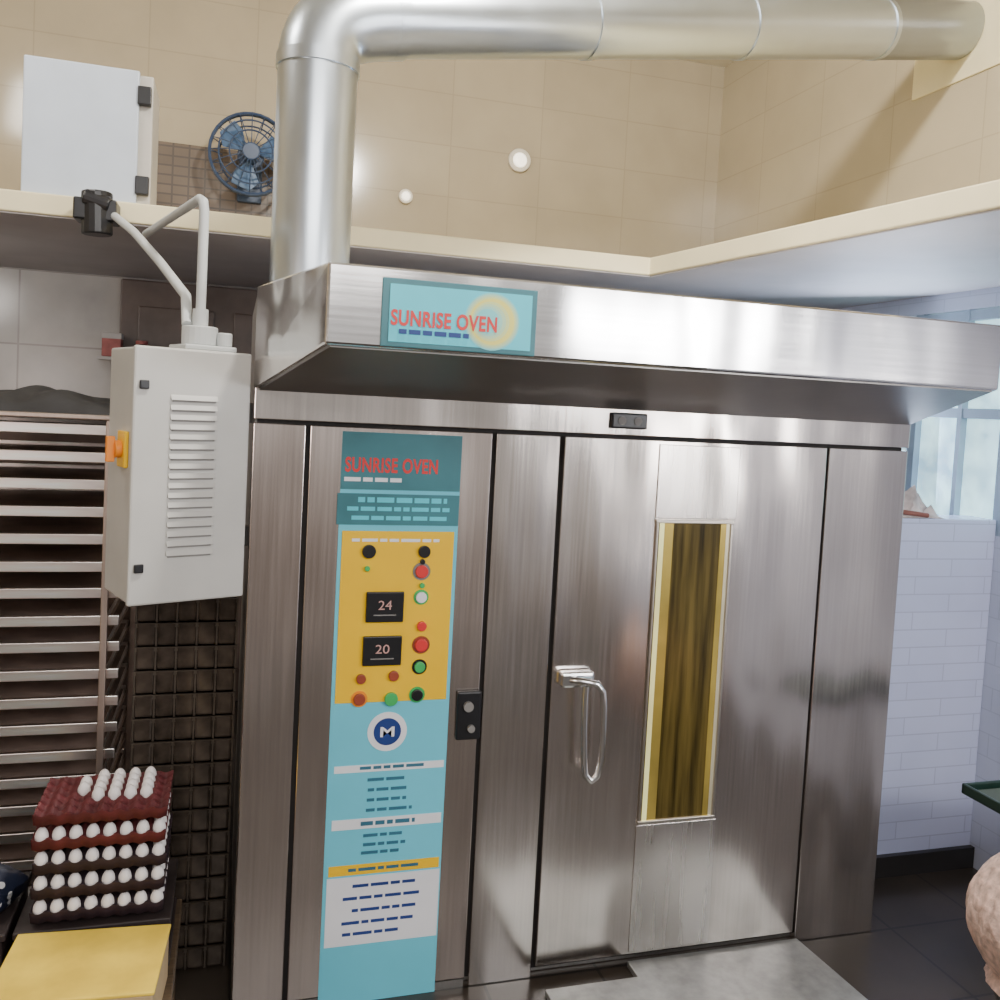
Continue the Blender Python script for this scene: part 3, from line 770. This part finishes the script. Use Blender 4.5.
# ------------------------------------------------------------------ right side
b = MB(); cc = Vector((2.62, .42, 1.521)); n = 22; g = []
for j in range(n+1):
    row = []
    for i in range(n+1):
        u, v = i/n-.5, j/n-.5
        e = max(0, 1-4*u*u)*max(0, 1-4*v*v)
        h = e*(.10+.05*math.sin(19*u+5*v)+.04*math.sin(29*u-9*v)+.03*math.sin(23*v))
        row.append(b.bm.verts.new((cc.x+u*.42, cc.y+v*.13, cc.z+max(0, h)+.001)))
    g.append(row)
for j in range(n):
    for i in range(n): b.bm.faces.new([g[j][i], g[j][i+1], g[j+1][i+1], g[j+1][i]])
cl = thing('folded_cloth', 'crumpled brownish cloth on top of the tiled half wall', 'cloth', cc)
o = b.build('cloth', S['cloth'], cl, smooth=True); o.modifiers.new('solid', 'SOLIDIFY').thickness = .003
MB().tube([(cc.x-.14, cc.y-.067, cc.z+.012), (cc.x-.02, cc.y-.068, cc.z+.026), (cc.x+.12, cc.y-.067, cc.z+.012)], .010, 8).build('cloth_edge', S['clothred'], cl, smooth=True)

gt = on_y(964, 784, -.45)
tz = gt.z-.035
tbx0 = gt.x+.16
tb = thing('work_table', 'steel work table at the right edge carrying a dark green tray', 'table', (tbx0+.33, -.58, 0))
MB().box(tbx0, XR-.02, -.72, -.44, tz-.03, tz).build('tabletop', S['side'], tb, bevel=.004)
for x in (tbx0+.20, XR-.08):
    for y in (-.70, -.50): MB().box(x, x+.04, y, y+.04, 0, tz-.03).build('leg', S['side'], tb, bevel=.003)
gtr = thing('green_tray', 'dark green plastic tray overhanging the right-hand table', 'tray', (gt.x+.3, -.57, tz))
b = MB(); gx0, gx1, gy0, gy1 = gt.x, gt.x+.55, -.70, -.44
b.box(gx0, gx1, gy0, gy1, tz+.001, tz+.010)
b.box(gx0, gx0+.012, gy0, gy1, tz+.001, tz+.035); b.box(gx1-.012, gx1, gy0, gy1, tz+.001, tz+.035)
b.box(gx0, gx1, gy0, gy0+.012, tz+.001, tz+.035); b.box(gx0, gx1, gy1-.012, gy1, tz+.001, tz+.035)
b.build('tray_body', S['greentray'], gtr, bevel=.004)
MB().box(gx0+.02, gx1-.02, gy0+.02, gy1-.02, tz+.0105, tz+.018).build('tray_lining', S['greenin'], gtr, bevel=.003)

SY = -1.08
pl = on_y(972, 920, SY); ptop = on_y(1050, 852, SY).z; pbot = on_y(1040, 1000, SY).z
sr = .19; sh = ptop-pbot
sk = Vector((pl.x+sr+.062, SY, pbot))
stl = thing('low_stool', 'dark stool under the peach sack at the right edge', 'stool', (sk.x, SY, 0))
MB().cyl((sk.x+.02, SY, pbot-.03), (sk.x+.02, SY, pbot-.001), .13, 28).build('stool_seat', S['crate'], stl, bevel=.004)
for a in range(4):
    ca, sa_ = math.cos(a*math.pi/2+.78), math.sin(a*math.pi/2+.78)
    MB().tube([(sk.x+.02+.08*ca, SY+.08*sa_, pbot-.03), (sk.x+.02+.11*ca, SY+.11*sa_, 0)], .015, 10).build('leg', S['crate'], stl)
sack = thing('flour_sack', 'bulging mottled peach sack resting on a stool at the right edge', 'sack', sk)
prf = [(0, 0), (.09, 0), (.14, .02)]+[(sr*(math.sin(math.pi*(.18+.74*t)))**.7, sh*(.12+.86*t)) for t in [i/14 for i in range(15)]]+[(0, sh)]
b = MB(); b.lathe(prf, sk, 96)
for v in b.bm.verts:
    d = v.co-sk
    if d.z > .01:
        a = math.atan2(d.y, d.x); f = 1+.015*math.sin(7*a+19*d.z)+.010*math.sin(15*a-34*d.z)+.008*math.sin(31*a+20*d.z)
        v.co.x = sk.x+d.x*f; v.co.y = sk.y+d.y*f
b.build('sack_body', S['sack'], sack, smooth=True)
MB().tube([sk+Vector((0, 0, sh-.02)), sk+Vector((0, .005, sh+.02)), sk+Vector((.01, .01, sh+.05)), sk+Vector((.015, .012, sh+.09))], .05, 14, radii=[.07, .03, .04, .06]).build('tied_neck', S['sack'], sack, smooth=True)

# ------------------------------------------------------------------ light
def area(name, loc, target, size, power, col, sy=None):
    l = bpy.data.lights.new(name, 'AREA'); l.size = size; l.energy = power; l.color = col
    if sy: l.shape = 'RECTANGLE'; l.size_y = sy
    o = bpy.data.objects.new(name, l); COL.objects.link(o); o.location = loc
    o.rotation_euler = (Vector(target)-Vector(loc)).to_track_quat('-Z', 'Y').to_euler()
area('ceiling_light_key', (.9, -.9, 4.2), (1.6, .9, 2.6), .22, 118, (1, .95, .87))
area('ceiling_light_left', (-1.6, .2, 4.2), (-.6, 2.2, 2.6), .6, 42, (1, .95, .87))
area('room_light', (.3, -4.4, 3.6), (.9, .2, 1.2), 2.6, 92, (1, .97, .94), 1.2)
area('reflection_fill', (2.5, -3.3, 2.35), (1.0, -.3, 1.8), .7, 30, (.97, .98, 1), .35)  # added unseen lamp, placed so its reflection lands on the hood
area('reflection_fill_low', (2.95, -2.6, 1.75), (1.2, -.0, 1.6), .5, 18, (1, .97, .95), .5)  # added unseen lamp, placed so its reflection lands on the upper door
area('left_fill', (-2.2, -3.0, 1.9), (.2, .2, 1.3), .6, 18, (1, .86, .80), .9)  # added unseen lamp that tints the left panels pinkish
area('window_daylight', (XR-.03, .85, 1.95), (1.6, -.4, 2.0), .8, 30, (.64, .76, 1))
area('under_loft_fill', (-1.7, 1.7, 2.48), (-.9, 2.6, 1.6), .4, 9, (1, .95, .9))  # added lamp without a fixture, lifts the dim wall below the loft
wd = bpy.data.worlds.new('world'); SC.world = wd; wd.use_nodes = True
nt = wd.node_tree; bg = nt.nodes['Background']
tc = nt.nodes.new('ShaderNodeTexCoord'); sp = nt.nodes.new('ShaderNodeSeparateXYZ'); rp = nt.nodes.new('ShaderNodeValToRGB')
ad = nt.nodes.new('ShaderNodeMath'); ad.operation = 'MULTIPLY_ADD'; ad.inputs[1].default_value = .5; ad.inputs[2].default_value = .5
nt.links.new(tc.outputs['Generated'], sp.inputs[0]); nt.links.new(sp.outputs['Z'], ad.inputs[0]); nt.links.new(ad.outputs[0], rp.inputs['Fac']); nt.links.new(rp.outputs[0], bg.inputs[0])
rp.color_ramp.elements[0].position = .38; rp.color_ramp.elements[0].color = (.27, .20, .155, 1)
rp.color_ramp.elements[1].position = .52; rp.color_ramp.elements[1].color = (.98, .95, .92, 1)
bg.inputs[1].default_value = .56
